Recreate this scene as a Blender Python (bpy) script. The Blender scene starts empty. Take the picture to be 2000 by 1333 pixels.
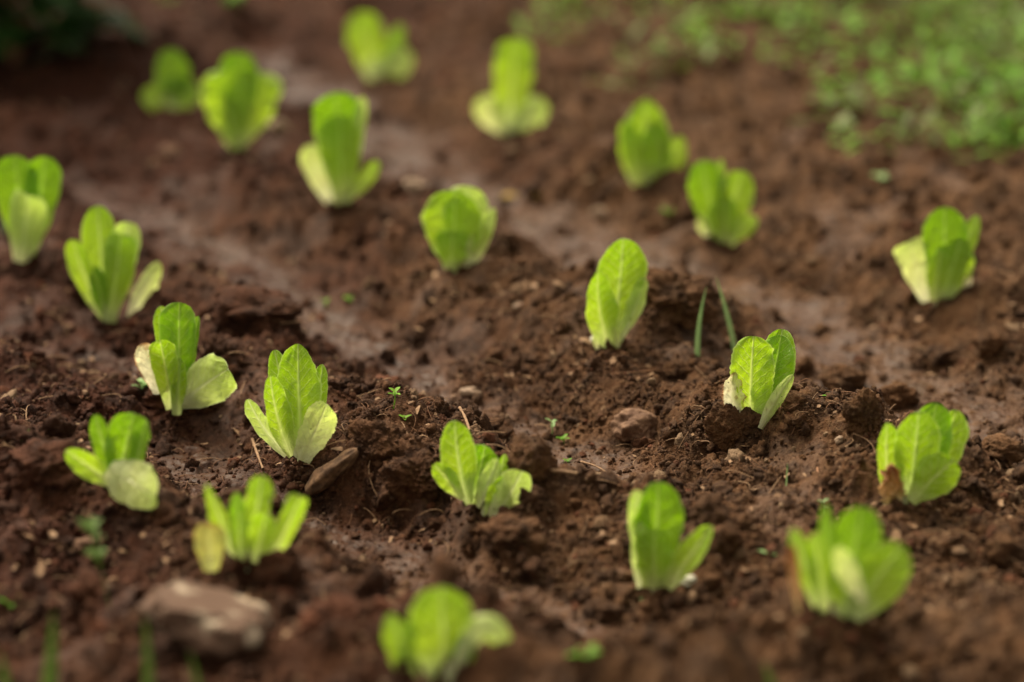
import bpy, bmesh, math, random
import numpy as np
from mathutils import Vector, Matrix, noise as mnoise

random.seed(7); rng = np.random.default_rng(11)
sc = bpy.context.scene
COL = sc.collection
RAD = math.radians

# ------------------------------------------------------------------ camera
CH = 0.83; PITCH = RAD(19.1); FPX = 2000*100/36.0
cp, sp = math.cos(PITCH), math.sin(PITCH)
def ray(px, py):
    a = (np.asarray(px, float)-1000)/FPX; b = (666.5-np.asarray(py, float))/FPX
    # right = +X, up = (0, sp, cp), forward = (0, cp, -sp)
    return a, cp+b*sp, -sp+b*cp
def at_z(px, py, z=0.0):
    a, dy, dz = ray(px, py); t = (z-CH)/dz
    return a*t, dy*t
def at_y(px, py, Y):
    a, dy, dz = ray(px, py); t = Y/dy
    return np.array([float(a*t), Y, float(CH+dz*t)])
def to_px(x, y, z):
    d = y*cp-(z-CH)*sp
    return 1000+FPX*x/d, 666.5-FPX*(y*sp+(z-CH)*cp)/d

# ------------------------------------------------------------------ noise (numpy)
_perm = np.random.default_rng(3).permutation(256); _perm = np.concatenate([_perm]*3)
_ang = np.random.default_rng(4).random(256)*2*np.pi
_gx, _gy = np.cos(_ang), np.sin(_ang)
_r1 = np.random.default_rng(5).random(256); _r2 = np.random.default_rng(6).random(256); _r3 = np.random.default_rng(8).random(256)
def _h(ix, iy, s): return _perm[(_perm[(ix+s*17) & 255]+iy) & 255]
def perlin(x, y, s=0):
    x0 = np.floor(x).astype(np.int64); y0 = np.floor(y).astype(np.int64)
    fx = x-x0; fy = y-y0
    u = fx*fx*fx*(fx*(fx*6-15)+10); v = fy*fy*fy*(fy*(fy*6-15)+10)
    def g(i, j):
        h = _h(x0+i, y0+j, s); return _gx[h]*(fx-i)+_gy[h]*(fy-j)
    a = g(0, 0); b = g(1, 0); c = g(0, 1); d = g(1, 1)
    return (a*(1-u)+b*u)*(1-v)+(c*(1-u)+d*u)*v*1.0
def fbm(x, y, s=0, o=4, gain=.5):
    r = 0; a = 1
    for k in range(o):
        r = r+a*perlin(x*2**k+k*7.3, y*2**k-k*3.1, s+k); a *= gain
    return r
def lumps(x, y, s=0):
    """rounded clods: for each cell a dome with its own radius and height"""
    x0 = np.floor(x).astype(np.int64); y0 = np.floor(y).astype(np.int64)
    best = np.zeros_like(x)
    for i in (-1, 0, 1):
        for j in (-1, 0, 1):
            h = _h(x0+i, y0+j, s)
            cx = x0+i+_r1[h]; cy = y0+j+_r2[h]; R = .35+.55*_r3[h]
            d2 = ((x-cx)**2+(y-cy)**2)/(R*R)
            best = np.maximum(best, np.sqrt(np.clip(1-d2, 0, 1))*R*(.4+.6*_r3[(h+91) & 255]))
    return best
def sstep(a, b, x):
    t = np.clip((x-a)/(b-a), 0, 1); return t*t*(3-2*t)

# ------------------------------------------------------------------ terrain
# furrow centre lines (photo pixels seen on the z = 0 plane), half width in metres
FURROWS = [
 ([(520,130),(700,250),(860,350),(1010,410),(1110,465)], .034),
 ([(1110,465),(1290,555),(1480,610),(1610,690),(1750,780),(1900,850),(2100,930)], .062),
 ([(120,350),(330,450),(540,560),(660,630),(740,700),(870,760)], .026),
 ([(870,760),(990,830),(1090,870),(1230,950)], .012),
 ([(-60,640),(60,690),(200,700),(270,730)], .018),
 ([(330,880),(420,960),(610,1030),(740,1090),(900,1160),(1100,1230),(1330,1270)], .022),
]
# raised crests: (px, py, height m), half width m
CRESTS = [
 ([(-300,960,.045),(-100,990,.046),(60,1010,.046),(180,1060,.036),(330,1130,.028),(460,1185,.028),(570,1190,.022),(660,1260,.012)], .055),
 ([(300,1330,.02),(700,1400,.03),(880,1430,.056),(1100,1450,.034),(1400,1420,.030),(1640,1310,.032),(1800,1350,.03),(2100,1400,.04)], .042),
 ([(1060,720,.02),(1240,710,.042),(1400,660,.044),(1440,680,.02)], .045),
 ([(1350,930,.012),(1480,900,.032),(1620,930,.034),(1800,1010,.026),(2000,980,.038),(2200,1000,.03)], .05),
 ([(560,950,.004),(740,930,.026),(860,1010,.026),(1020,1060,.028),(1100,1090,.008)], .035),
 ([(380,640,.01),(490,680,.024),(560,720,.01)], .04),
 ([(640,430,.008),(760,480,.018),(940,590,.022),(1040,640,.018)], .06),
]
def _poly(pts):
    out = []
    for p in pts:
        x, y = at_z(p[0], p[1]); out.append((float(x), float(y)) + tuple(p[2:]))
    return out
FUR = [(_poly(p), w) for p, w in FURROWS]
CRE = [(_poly(p), w) for p, w in CRESTS]
def seg(x, y, a, b):
    dx, dy = b[0]-a[0], b[1]-a[1]; L = dx*dx+dy*dy
    t = np.clip(((x-a[0])*dx+(y-a[1])*dy)/L, 0, 1)
    return np.hypot(x-a[0]-t*dx, y-a[1]-t*dy), t
def terrain(x, y, fine=True):
    """returns height and wetness"""
    x = np.asarray(x, float); y = np.asarray(y, float)
    wx = x+.035*perlin(x*14, y*14, 21)+.016*perlin(x*40, y*40, 22)
    wy = y+.05*perlin(x*12+9, y*12, 23)+.020*perlin(x*40, y*40+5, 24)
    d = np.full(x.shape, 9.0)
    for p, w in FUR:
        for a, b in zip(p[:-1], p[1:]):
            dd, _ = seg(wx, wy, a, b); d = np.minimum(d, dd-w)
    wet = 1-sstep(-.020, .026, d)
    h = .034*sstep(-.01, .10, d)
    cr = np.zeros(x.shape)
    for p, w in CRE:
        c = np.zeros(x.shape)
        for a, b in zip(p[:-1], p[1:]):
            dd, t = seg(wx, wy, a, b)
            c = np.maximum(c, (a[2]+(b[2]-a[2])*t)*np.exp(-(dd/w)**2))
        cr = np.maximum(cr, c)
    h = h+cr
    h = h+.012*fbm(x*7, y*7, 1, 2)*(1-.6*wet)+.010*fbm(x*19, y*19, 4, 2)*(1-.85*wet)
    # the weedy bank behind rises
    h = h+.03*sstep(3.0, 4.2, y)+.10*sstep(4.2, 8, y)
    wet = wet*(1-sstep(.004, .02, cr))
    patch = sstep(.16, .36, fbm(x*11+3, y*8, 9, 3))*(1-sstep(.012, .035, cr))*.5   # damp puddled flats
    wet = np.maximum(wet, patch*(y < 3.1))
    isl = sstep(.04, .26, fbm(x*34+3, y*24, 12, 3)); wet = wet*(1-.55*isl)
    if not fine: return h, wet
    dry = 1-.90*wet
    ox = .006*perlin(x*90, y*90, 31); oy = .006*perlin(x*90+7, y*90, 32)
    ax, ay = x+ox, y+oy
    rough = .35+.65*sstep(-.25, .35, fbm(x*9+40, y*9, 14, 2))
    h = h+dry*rough*(.055*.32*lumps(ax/.055, ay/.055, 6)+.030*.50*lumps(ax/.030, ay/.030, 2)+.015*.70*lumps(ax/.015, ay/.015, 3)+.0075*.8*lumps(ax/.0075, ay/.0075, 4))
    h = h+dry*.0040*lumps(ax/.0038, ay/.0038, 5)*.6
    h = h+(.25+.75*dry)*(.0042*perlin(x*60, y*60, 41)+.0028*perlin(x*150, y*150, 42)+.0014*perlin(x*330, y*330, 43)+.0008*perlin(x*700, y*700, 44))
    h = h-dry*.012
    return h, wet
def on_ground(px, py):
    """where the sight line through a photo pixel meets the soil"""
    a, dy, dz = [float(v) for v in ray(px, py)]
    ts = np.linspace((.12-CH)/dz, (-.02-CH)/dz, 500)
    X, Y, Z = a*ts, dy*ts, CH+dz*ts
    hh, _ = terrain(X, Y)
    i = int(np.argmax(Z <= hh)) or len(ts)-1
    return Vector((X[i], Y[i], hh[i]))

# ------------------------------------------------------------------ object helpers
def tag(o, label=None, cat=None, group=None, kind=None):
    if label: o['label'] = label
    if cat: o['category'] = cat
    if group: o['group'] = group
    if kind: o['kind'] = kind
    return o
def empty(name, loc):
    o = bpy.data.objects.new(name, None); COL.objects.link(o); o.location = loc; o.empty_display_size = .02
    return o
def np_mesh(name, V, F, mat, parent=None, smooth=True, attrs=None, uv=None, origin=None):
    """V (n,3), F (m,k) with constant k"""
    V = np.asarray(V, np.float32); F = np.asarray(F, np.int32)
    if parent is not None: V = V-np.array(parent.location, np.float32)
    elif origin is not None: V = V-np.array(origin, np.float32)
    me = bpy.data.meshes.new(name)
    m, k = F.shape
    me.vertices.add(len(V)); me.vertices.foreach_set('co', V.ravel())
    me.loops.add(m*k); me.loops.foreach_set('vertex_index', F.ravel())
    me.polygons.add(m); me.polygons.foreach_set('loop_start', np.arange(0, m*k, k, dtype=np.int32))
    me.polygons.foreach_set('loop_total', np.full(m, k, np.int32))
    me.polygons.foreach_set('use_smooth', np.full(m, smooth, bool))
    me.update(calc_edges=True)
    for an, av in (attrs or {}).items():
        at = me.attributes.new(an, 'FLOAT', 'POINT'); at.data.foreach_set('value', np.asarray(av, np.float32).ravel())
    for un, uvv in (uv or {}).items():
        l = me.uv_layers.new(name=un); l.data.foreach_set('uv', np.asarray(uvv, np.float32)[F.ravel()].ravel())
    me.materials.append(mat)
    o = bpy.data.objects.new(name, me); COL.objects.link(o)
    if parent is not None: o.parent = parent
    elif origin is not None: o.location = origin
    return o
def grid_faces(n, m):
    i = np.arange(n-1)[:, None]*m+np.arange(m-1)[None, :]
    return np.stack([i, i+1, i+m+1, i+m], -1).reshape(-1, 4)

# ------------------------------------------------------------------ materials
def mat_new(name):
    m = bpy.data.materials.new(name); m.use_nodes = True
    nt = m.node_tree; nt.nodes.clear(); return m, nt
class N:
    def __init__(s, nt): s.nt = nt
    def n(s, t, **k):
        nd = s.nt.nodes.new(t)
        for a, b in k.items(): setattr(nd, a, b)
        return nd
    def l(s, a, b): s.nt.links.new(a, b)
    def val(s, x, sock):
        if hasattr(x, 'is_output'): s.l(x, sock)
        else: sock.default_value = x
    def math(s, op, a, b=0.0, c=None, clamp=False):
        nd = s.n('ShaderNodeMath', operation=op, use_clamp=clamp); s.val(a, nd.inputs[0]); s.val(b, nd.inputs[1])
        if c is not None: s.val(c, nd.inputs[2])
        return nd.outputs[0]
    def mix(s, f, a, b, mode='MIX'):
        nd = s.n('ShaderNodeMix', data_type='RGBA', blend_type=mode)
        s.val(f, nd.inputs[0]); s.val(a if hasattr(a, 'is_output') else (*a[:3], 1), nd.inputs[6]); s.val(b if hasattr(b, 'is_output') else (*b[:3], 1), nd.inputs[7])
        return nd.outputs[2]
    def ramp(s, x, a, b):
        nd = s.n('ShaderNodeMapRange', interpolation_type='SMOOTHSTEP'); s.val(x, nd.inputs[0]); nd.inputs[1].default_value = a; nd.inputs[2].default_value = b
        return nd.outputs[0]
    def noise(s, vec, scale, detail=3, rough=.55):
        nd = s.n('ShaderNodeTexNoise'); s.l(vec, nd.inputs['Vector']); nd.inputs['Scale'].default_value = scale
        nd.inputs['Detail'].default_value = detail; nd.inputs['Roughness'].default_value = rough
        return nd.outputs[0]
    def attr(s, name): return s.n('ShaderNodeAttribute', attribute_name=name).outputs['Fac']

def soil_material(name='soil', gain=1.0, crumb=False):
    m, nt = mat_new(name); g = N(nt)
    pos = g.n('ShaderNodeNewGeometry').outputs['Position']
    sx = g.n('ShaderNodeSeparateXYZ'); g.l(pos, sx.inputs[0])
    big = g.noise(pos, 5, 2); mid = g.noise(pos, 45, 4, .6); fin = g.noise(pos, 260, 4, .65); vf = g.noise(pos, 900, 2)
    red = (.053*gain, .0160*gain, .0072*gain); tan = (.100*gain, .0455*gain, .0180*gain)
    # soil colour runs from darker and redder at left to lighter brown at right
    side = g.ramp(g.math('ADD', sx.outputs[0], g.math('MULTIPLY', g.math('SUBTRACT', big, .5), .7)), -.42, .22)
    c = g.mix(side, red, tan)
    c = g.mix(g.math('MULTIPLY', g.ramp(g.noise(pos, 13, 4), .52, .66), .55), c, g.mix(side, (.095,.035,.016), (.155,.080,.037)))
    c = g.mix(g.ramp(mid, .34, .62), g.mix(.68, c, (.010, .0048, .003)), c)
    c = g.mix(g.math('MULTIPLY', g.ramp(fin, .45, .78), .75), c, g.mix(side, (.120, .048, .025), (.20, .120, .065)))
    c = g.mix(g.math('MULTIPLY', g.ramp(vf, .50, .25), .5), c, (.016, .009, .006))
    if crumb:
        r = g.attr('rnd')
        c = g.mix(g.math('MULTIPLY', g.ramp(r, .93, .99), .75), c, (.27, .18, .11))
        c = g.mix(g.math('MULTIPLY', g.ramp(r, .07, .02), .7), c, (.22, .075, .035))
        c = g.mix(g.math('MULTIPLY', g.ramp(r, .55, .30), .45), c, (.022, .011, .007))
    wet = g.attr('wet')
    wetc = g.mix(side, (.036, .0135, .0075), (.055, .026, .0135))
    wetc = g.mix(g.ramp(mid, .35, .6), g.mix(.45, wetc, (.03, .016, .011)), wetc)
    c = g.mix(g.math('MULTIPLY', wet, .8), c, wetc)
    b = g.n('ShaderNodeBsdfPrincipled'); g.l(c, b.inputs['Base Color'])
    ro = g.math('MULTIPLY_ADD', wet, -.38, g.math('MULTIPLY_ADD', fin, .25, .66)); g.l(ro, b.inputs['Roughness'])
    g.l(g.math('MULTIPLY_ADD', wet, .06, .14), b.inputs['Specular IOR Level'])
    bp = g.n('ShaderNodeBump'); bp.inputs['Distance'].default_value = .0030
    g.l(g.math('MULTIPLY_ADD', wet, -.72, .95), bp.inputs['Strength'])
    g.l(g.math('ADD', g.math('MULTIPLY', fin, 1.2), g.math('MULTIPLY', vf, .8)), bp.inputs['Height'])
    g.l(bp.outputs[0], b.inputs['Normal'])
    o = g.n('ShaderNodeOutputMaterial'); g.l(b.outputs[0], o.inputs[0])
    return m

def leaf_material(name, base, mid, tip, vein, trans=.42, stain=None, stain_amt=0.0, rim=None, specks=0.0, rough=.36):
    m, nt = mat_new(name); g = N(nt)
    uv = g.n('ShaderNodeUVMap', uv_map='leaf').outputs[0]
    dm = g.n('ShaderNodeUVMap', uv_map='size').outputs[0]
    su = g.n('ShaderNodeSeparateXYZ'); g.l(uv, su.inputs[0]); u, v = su.outputs[0], su.outputs[1]
    sd = g.n('ShaderNodeSeparateXYZ'); g.l(dm, sd.inputs[0])
    ax = g.math('ABSOLUTE', sd.outputs[0]); y = sd.outputs[1]
    au = g.math('ABSOLUTE', u)
    pos = g.n('ShaderNodeNewGeometry').outputs['Position']
    n1 = g.noise(pos, 70, 3)
    c = g.mix(g.ramp(v, .02, .42), base, mid)
    c = g.mix(g.ramp(g.math('ADD', v, g.math('MULTIPLY', g.math('SUBTRACT', n1, .5), .3)), .35, .95), c, tip)
    c = g.mix(g.math('MULTIPLY', g.ramp(n1, .35, .7), .22), c, g.mix(.5, c, (mid[0]*1.5, mid[1]*1.2, mid[2]), 'MIX'))
    # veins
    rib = g.math('SUBTRACT', 1.0, g.math('DIVIDE', ax, g.math('MULTIPLY_ADD', v, -.0026, .0034)), clamp=True)
    wob = g.math('MULTIPLY', g.math('SUBTRACT', g.noise(dm, 110, 2), .5), .006)
    s = g.math('ADD', g.math('SUBTRACT', y, g.math('MULTIPLY', g.math('POWER', ax, .85), .62)), wob)
    ph = g.math('FRACT', g.math('MULTIPLY', s, 128.0))
    side = g.math('SUBTRACT', 1.0, g.math('MULTIPLY', g.math('ABSOLUTE', g.math('SUBTRACT', ph, .5)), 11.0), clamp=True)
    side = g.math('MULTIPLY', side, g.ramp(au, 1.0, .5))
    vo = g.n('ShaderNodeTexVoronoi', feature='DISTANCE_TO_EDGE'); g.l(dm, vo.inputs['Vector']); vo.inputs['Scale'].default_value = 420
    net = g.math('MULTIPLY', g.math('SUBTRACT', 1.0, g.math('MULTIPLY', vo.outputs['Distance'], 11.0), clamp=True), .30)
    ve = g.math('MAXIMUM', g.math('MAXIMUM', g.math('MULTIPLY', rib, 1.0), g.math('MULTIPLY', side, .8)), net, clamp=True)
    c = g.mix(g.math('MULTIPLY', ve, .62), c, vein)
    c = g.mix(g.math('MULTIPLY', g.ramp(au, .90, 1.0), .45), c, vein)
    if rim:
        c = g.mix(g.math('MULTIPLY', g.ramp(g.math('ADD', g.math('MAXIMUM', au, g.math('MULTIPLY', v, .97)), g.math('MULTIPLY', g.math('SUBTRACT', n1, .5), .25)), .86, 1.0), .9), c, rim)
    if stain:
        st = g.noise(pos, 160, 3)
        c = g.mix(g.math('MULTIPLY', g.ramp(st, .56, .68), stain_amt), c, stain)
    if specks:
        sv = g.n('ShaderNodeTexVoronoi'); g.l(dm, sv.inputs['Vector']); sv.inputs['Scale'].default_value = 200
        sk = g.math('MULTIPLY', g.ramp(sv.outputs['Distance'], .14, .09), g.ramp(g.noise(pos, 120, 1), .52, .58))
        c = g.mix(g.math('MULTIPLY', sk, specks), c, (.03, .018, .01))
    p = g.n('ShaderNodeBsdfPrincipled'); g.l(c, p.inputs['Base Color']); p.inputs['Roughness'].default_value = rough
    p.inputs['Specular IOR Level'].default_value = .38
    t = g.n('ShaderNodeBsdfTranslucent')
    hs = g.n('ShaderNodeHueSaturation'); hs.inputs['Saturation'].default_value = 1.08; hs.inputs['Value'].default_value = 1.28; hs.inputs['Hue'].default_value = .497
    g.l(c, hs.inputs['Color']); g.l(hs.outputs[0], t.inputs[0])
    bp = g.n('ShaderNodeBump'); bp.inputs['Strength'].default_value = .8; bp.inputs['Distance'].default_value = .0010
    g.l(g.math('ADD', g.math('MULTIPLY', ve, -1.0), g.math('MULTIPLY', g.noise(dm, 160, 2), .9)), bp.inputs['Height'])
    g.l(bp.outputs[0], p.inputs['Normal']); g.l(bp.outputs[0], t.inputs['Normal'])
    mx = g.n('ShaderNodeMixShader'); mx.inputs[0].default_value = trans; g.l(p.outputs[0], mx.inputs[1]); g.l(t.outputs[0], mx.inputs[2])
    o = g.n('ShaderNodeOutputMaterial'); g.l(mx.outputs[0], o.inputs[0])
    return m
def simple_material(name, col, col2, rough=.8, scale=120, bump=.3, trans=0.0, dist=.001):
    m, nt = mat_new(name); g = N(nt)
    pos = g.n('ShaderNodeNewGeometry').outputs['Position']
    n1 = g.noise(pos, scale, 4, .6)
    c = g.mix(g.ramp(n1, .35, .68), col, col2)
    b = g.n('ShaderNodeBsdfPrincipled'); g.l(c, b.inputs['Base Color']); b.inputs['Roughness'].default_value = rough
    b.inputs['Specular IOR Level'].default_value = .3
    bp = g.n('ShaderNodeBump'); bp.inputs['Strength'].default_value = bump; bp.inputs['Distance'].default_value = dist
    g.l(n1, bp.inputs['Height']); g.l(bp.outputs[0], b.inputs['Normal'])
    out = b.outputs[0]
    if trans:
        t = g.n('ShaderNodeBsdfTranslucent'); g.l(c, t.inputs[0])
        mx = g.n('ShaderNodeMixShader'); mx.inputs[0].default_value = trans; g.l(out, mx.inputs[1]); g.l(t.outputs[0], mx.inputs[2]); out = mx.outputs[0]
    o = g.n('ShaderNodeOutputMaterial'); g.l(out, o.inputs[0])
    return m

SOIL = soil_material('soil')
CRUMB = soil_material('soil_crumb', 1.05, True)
LM = {
 'G': leaf_material('leaf_green', (.56,.66,.28), (.33,.49,.038), (.235,.42,.022), (.62,.74,.30)),
 'D': leaf_material('leaf_deep_green', (.52,.62,.24), (.235,.41,.025), (.165,.35,.016), (.46,.62,.18)),
 'Y': leaf_material('leaf_yellow_green', (.56,.64,.26), (.385,.565,.050), (.30,.51,.030), (.68,.76,.32), .45),
 'L': leaf_material('leaf_light_green', (.68,.72,.40), (.54,.68,.20), (.46,.64,.12), (.74,.80,.46), .42),
 'P': leaf_material('leaf_pale', (.74,.76,.50), (.68,.76,.31), (.56,.71,.18), (.60,.62,.32), .46, stain=(.30,.20,.08), stain_amt=.18, specks=.95),
 'C': leaf_material('leaf_cream', (.78,.76,.56), (.76,.74,.50), (.70,.68,.42), (.52,.50,.30), .42, stain=(.32,.18,.08), stain_amt=.55, specks=.9, rim=(.35,.17,.07)),
 'R': leaf_material('leaf_browned_rim', (.60,.64,.20), (.58,.60,.16), (.55,.52,.14), (.62,.64,.28), .35, rim=(.33,.14,.03), stain=(.4,.2,.05), stain_amt=.3),
 'B': leaf_material('leaf_dead', (.58,.48,.24), (.56,.32,.13), (.30,.10,.035), (.5,.34,.18), .2, stain=(.17,.055,.02), stain_amt=.6, rough=.7),
}
STEMM = simple_material('stem_pale', (.50,.52,.30), (.40,.44,.22), .6, 200, .2)
STRAW = simple_material('straw', (.25,.15,.08), (.13,.07,.035), .75, 300, .3)
ROOT = simple_material('root_fibre', (.24,.12,.06), (.13,.06,.03), .8, 300, .3)
STONE = simple_material('stone', (.085,.046,.028), (.29,.23,.165), .8, 34, .6, dist=.004)
for _n in STONE.node_tree.nodes:
    if _n.type == 'MAP_RANGE': _n.inputs[1].default_value = .50; _n.inputs[2].default_value = .64
STONE2 = simple_material('stone_brown', (.085,.042,.023), (.17,.095,.055), .85, 90, .9, dist=.003)
PEB = simple_material('pebble', (.26,.18,.12), (.17,.11,.07), .7, 120, .4)
WHITE = simple_material('pebble_white', (.60,.58,.48), (.42,.42,.33), .6, 120, .4)
WOOD = simple_material('old_wood', (.055,.028,.014), (.16,.088,.045), .85, 130, .7, dist=.002)
WEEDM = simple_material('weed_green', (.085,.23,.012), (.18,.35,.022), .6, 60, .1, .4)
WOLIVE = simple_material('weed_olive_dark', (.07,.13,.02), (.11,.18,.03), .6, 60, .1, .3)
WEEDD = simple_material('weed_dark', (.018,.060,.010), (.035,.085,.012), .5, 60, .1, .3)
BLADE = simple_material('blade_green', (.20,.34,.12), (.28,.42,.16), .5, 60, .1, .35)

# ------------------------------------------------------------------ ground sheet
def build_ground():
    y = [1.40]
    while y[-1] < 4.7: y.append(y[-1]+.00135*max(y[-1]/2.1, .72)**2)
    near = -np.geomspace(.012, 16, 46)[::-1]+1.40
    far = 4.72+np.geomspace(.02, 90, 60)
    Y = np.concatenate([near, y, far])
    core = np.linspace(-.212, .212, 860)
    st = core[1]-core[0]
    o = .212+np.cumsum(np.geomspace(st, .02, 90)); o2 = o[-1]+np.cumsum(np.geomspace(.03, 3, 24))
    U = np.concatenate([-o2[::-1], -o[::-1], core, o, o2])
    W = np.maximum(Y, 1.25)
    W = np.minimum(W, 14)
    X = U[None, :]*W[:, None]; YY = np.repeat(Y[:, None], len(U), 1)
    h, wet = terrain(X.ravel(), YY.ravel())
    V = np.stack([X.ravel(), YY.ravel(), h], 1)
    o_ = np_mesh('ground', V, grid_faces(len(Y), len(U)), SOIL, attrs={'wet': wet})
    tag(o_, 'bare reddish brown garden soil, clumpy on the ridges and wet in the furrows', 'soil', kind='structure')
build_ground()

# ------------------------------------------------------------------ crumbs
def ico(n):
    bm = bmesh.new(); bmesh.ops.create_icosphere(bm, subdivisions=n, radius=1)
    V = np.array([v.co for v in bm.verts]); F = np.array([[v.index for v in f.verts] for f in bm.faces]); bm.free()
    return V, F
def lump_template(n, seed, amp=.35, freq=1.3, flat=.75):
    V, F = ico(n); out = []
    for v in V:
        q = Vector(v)*freq+Vector((seed*3.1, seed*1.7, -seed*2.3))
        d = 1+amp*1.6*mnoise.noise(q)+amp*.9*mnoise.noise(q*2.3)+amp*.6*mnoise.noise(q*5.1)
        out.append(Vector(v)*d)
    V = np.array(out); V[:, 2] *= flat
    return V, F
def rotmats(n):
    q = rng.normal(size=(n, 4)); q /= np.linalg.norm(q, axis=1)[:, None]
    w, x, y, z = q.T
    return np.stack([1-2*(y*y+z*z), 2*(x*y-z*w), 2*(x*z+y*w), 2*(x*y+z*w), 1-2*(x*x+z*z), 2*(y*z-x*w), 2*(x*z-y*w), 2*(y*z+x*w), 1-2*(x*x+y*y)], 1).reshape(n, 3, 3)
def scatter_lumps(name, P, R, templates, label, mat, smooth=True):
    allV, allF, rnd = [], [], []; off = 0
    idx = rng.integers(0, len(templates), len(P))
    for k, (TV, TF) in enumerate(templates):
        sel = np.where(idx == k)[0]
        if not len(sel): continue
        M = rotmats(len(sel)); sc3 = R[sel][:, None]*rng.uniform(.7, 1.25, (len(sel), 3))
        V = np.einsum('nij,vj->nvi', M, TV)*sc3[:, None, :]+P[sel][:, None, :]
        F = TF[None]+(np.arange(len(sel))*len(TV))[:, None, None]+off
        allV.append(V.reshape(-1, 3)); allF.append(F.reshape(-1, 3)); rnd.append(np.repeat(rng.random(len(sel)), len(TV)))
        off += len(sel)*len(TV)
    V = np.concatenate(allV)
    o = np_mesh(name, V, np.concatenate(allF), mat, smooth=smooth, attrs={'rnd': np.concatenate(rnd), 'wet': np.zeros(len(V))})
    tag(o, label, 'soil crumbs', kind='stuff'); return o
def sample_ground(n, y0=-40, y1=1400, x0=-250, x1=2250, wetkeep=.06, thr=(-.3, .15), seed=60):
    px = rng.uniform(x0, x1, n); py = rng.uniform(y0, y1, n)
    X, Y = at_z(px, py, .02)
    X = X+rng.normal(0, .004, n); Y = Y+rng.normal(0, .01, n)
    _, wet = terrain(X, Y, False)
    dens = sstep(thr[0], thr[1], fbm(X*16, Y*16, seed, 3))
    keep = rng.random(n) < np.maximum(dens*(1-wet)**2, .12*(1-wet)+wetkeep*wet)
    X, Y = X[keep], Y[keep]
    h, _ = terrain(X, Y)
    return X, Y, h
BASES = [on_ground(a, b) for a, b in ((590,888),(348,803),(235,975),(480,1092),(950,1008),(1192,680),(1480,828),(1765,985),(1635,1205),(1283,1148),(880,1320),
    (207,626),(48,508),(462,292),(335,214),(740,156),(995,264),(668,394),(885,526),(1262,360),(1415,478),(1832,586))]
def off_stems(X, Y, h, rad):
    k = np.ones(len(X), bool)
    for b in BASES: k &= ((X-b.x)**2+((Y-b.y+.4*rad)/1.3)**2) > rad*rad
    return X[k], Y[k], h[k]
def crumbs():
    t1 = [lump_template(1, k, .35) for k in range(6)]
    t2 = [lump_template(2, 10+k, .38) for k in range(8)]
    t3 = [lump_template(3, 30+k, .42, 1.2) for k in range(8)]
    t4 = [lump_template(4, 50+k, .42, 1.1) for k in range(8)]
    # fine grains in the sharp zone
    X, Y, h = sample_ground(95000, 640, 1120, -60, 2060, .10)
    r = .00055*(1-rng.random(len(X))*.93)**-.6
    scatter_lumps('fine_soil_grains', np.stack([X, Y, h+r*.35], 1), r, t1, 'fine loose grains of brown soil sprinkled over the ridges', CRUMB, False)
    X, Y, h = sample_ground(34000, -40, 1400, wetkeep=.05)
    r = .0015*(1-rng.random(len(X))*.95)**-.5
    scatter_lumps('soil_crumbs', np.stack([X, Y, h+r*.3], 1), r, t2, 'small brown soil crumbs covering the ridges between furrows', CRUMB)
    X, Y, h = sample_ground(6500, -40, 1420, wetkeep=.02, thr=(-.15, .3)); X, Y, h = off_stems(X, Y, h, .013)
    r = .0034*(1-rng.random(len(X))*.93)**-.42
    scatter_lumps('small_soil_lumps', np.stack([X, Y, h+r*.15], 1), r, t3, 'pea sized lumps of brown earth heaped on the ridges', CRUMB)
    X, Y, h = sample_ground(1500, -40, 1420, wetkeep=.0, thr=(0, .4)); X, Y, h = off_stems(X, Y, h, .026)
    r = .0075*(1-rng.random(len(X))*.85)**-.35
    scatter_lumps('coarse_soil_lumps', np.stack([X, Y, h+r*.1], 1), r, t4, 'coarse rounded lumps of brown earth lying on the ridges', CRUMB)
    # the ridges go on beyond the framed part of the plot
    X, Y, h = sample_ground(60000, 60, 2300, -1500, 3500, .05)
    px, py = to_px(X, Y, h); k = (px < -230) | (px > 2230) | (py > 1400); X, Y, h = X[k], Y[k], h[k]
    r = .0024*(1-rng.random(len(X))*.95)**-.45
    scatter_lumps('outer_soil_crumbs', np.stack([X, Y, h+r*.25], 1), r, t2, 'soil crumbs on the ground round the edges of the plot', CRUMB)
crumbs()

# ------------------------------------------------------------------ stones, clods
def lump_object(name, px, py, wpx, hpx, mat, label, cat, seed, group=None, amp=.3, n=5, tilt=0, depth=.8, sink=.25, freq=1.2, fine=.04, flatc=None):
    """px,py = photo pixel of the lowest front edge"""
    p = on_ground(px, py); mpp = p.y/cp/FPX*1.0
    V, F = ico(n); sx, sz = wpx*mpp/2, hpx*mpp/2/cp; sy = sx*depth
    out = []
    for v in V:
        q = Vector(v); b = q*freq+Vector((seed*2.7, -seed*1.3, seed*.9))
        d = 1+amp*1.5*mnoise.noise(b)+amp*.7*mnoise.noise(b*2.1)+amp*.4*mnoise.noise(b*4.7)
        d += fine*(mnoise.noise(b*7)-.9*abs(mnoise.noise(b*14))+.6*mnoise.noise(b*28)+.45*mnoise.noise(b*55))
        w = q*d
        if flatc: w.z = max(min(w.z, flatc), -flatc*1.4)+.06*w.z
        out.append((w.x*sx, w.y*sy, w.z*sz))
    V = np.array(out); ca, sa = math.cos(tilt), math.sin(tilt)
    V = np.stack([V[:, 0]*ca-V[:, 2]*sa, V[:, 1], V[:, 0]*sa+V[:, 2]*ca], 1)
    loc = Vector((p.x, p.y+sy*.8, p.z)); V = V+np.array(loc)+np.array([0, 0, sz*(1-sink)])
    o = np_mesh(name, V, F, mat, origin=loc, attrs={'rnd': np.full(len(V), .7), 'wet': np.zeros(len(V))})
    tag(o, label, cat, group); return o
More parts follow.
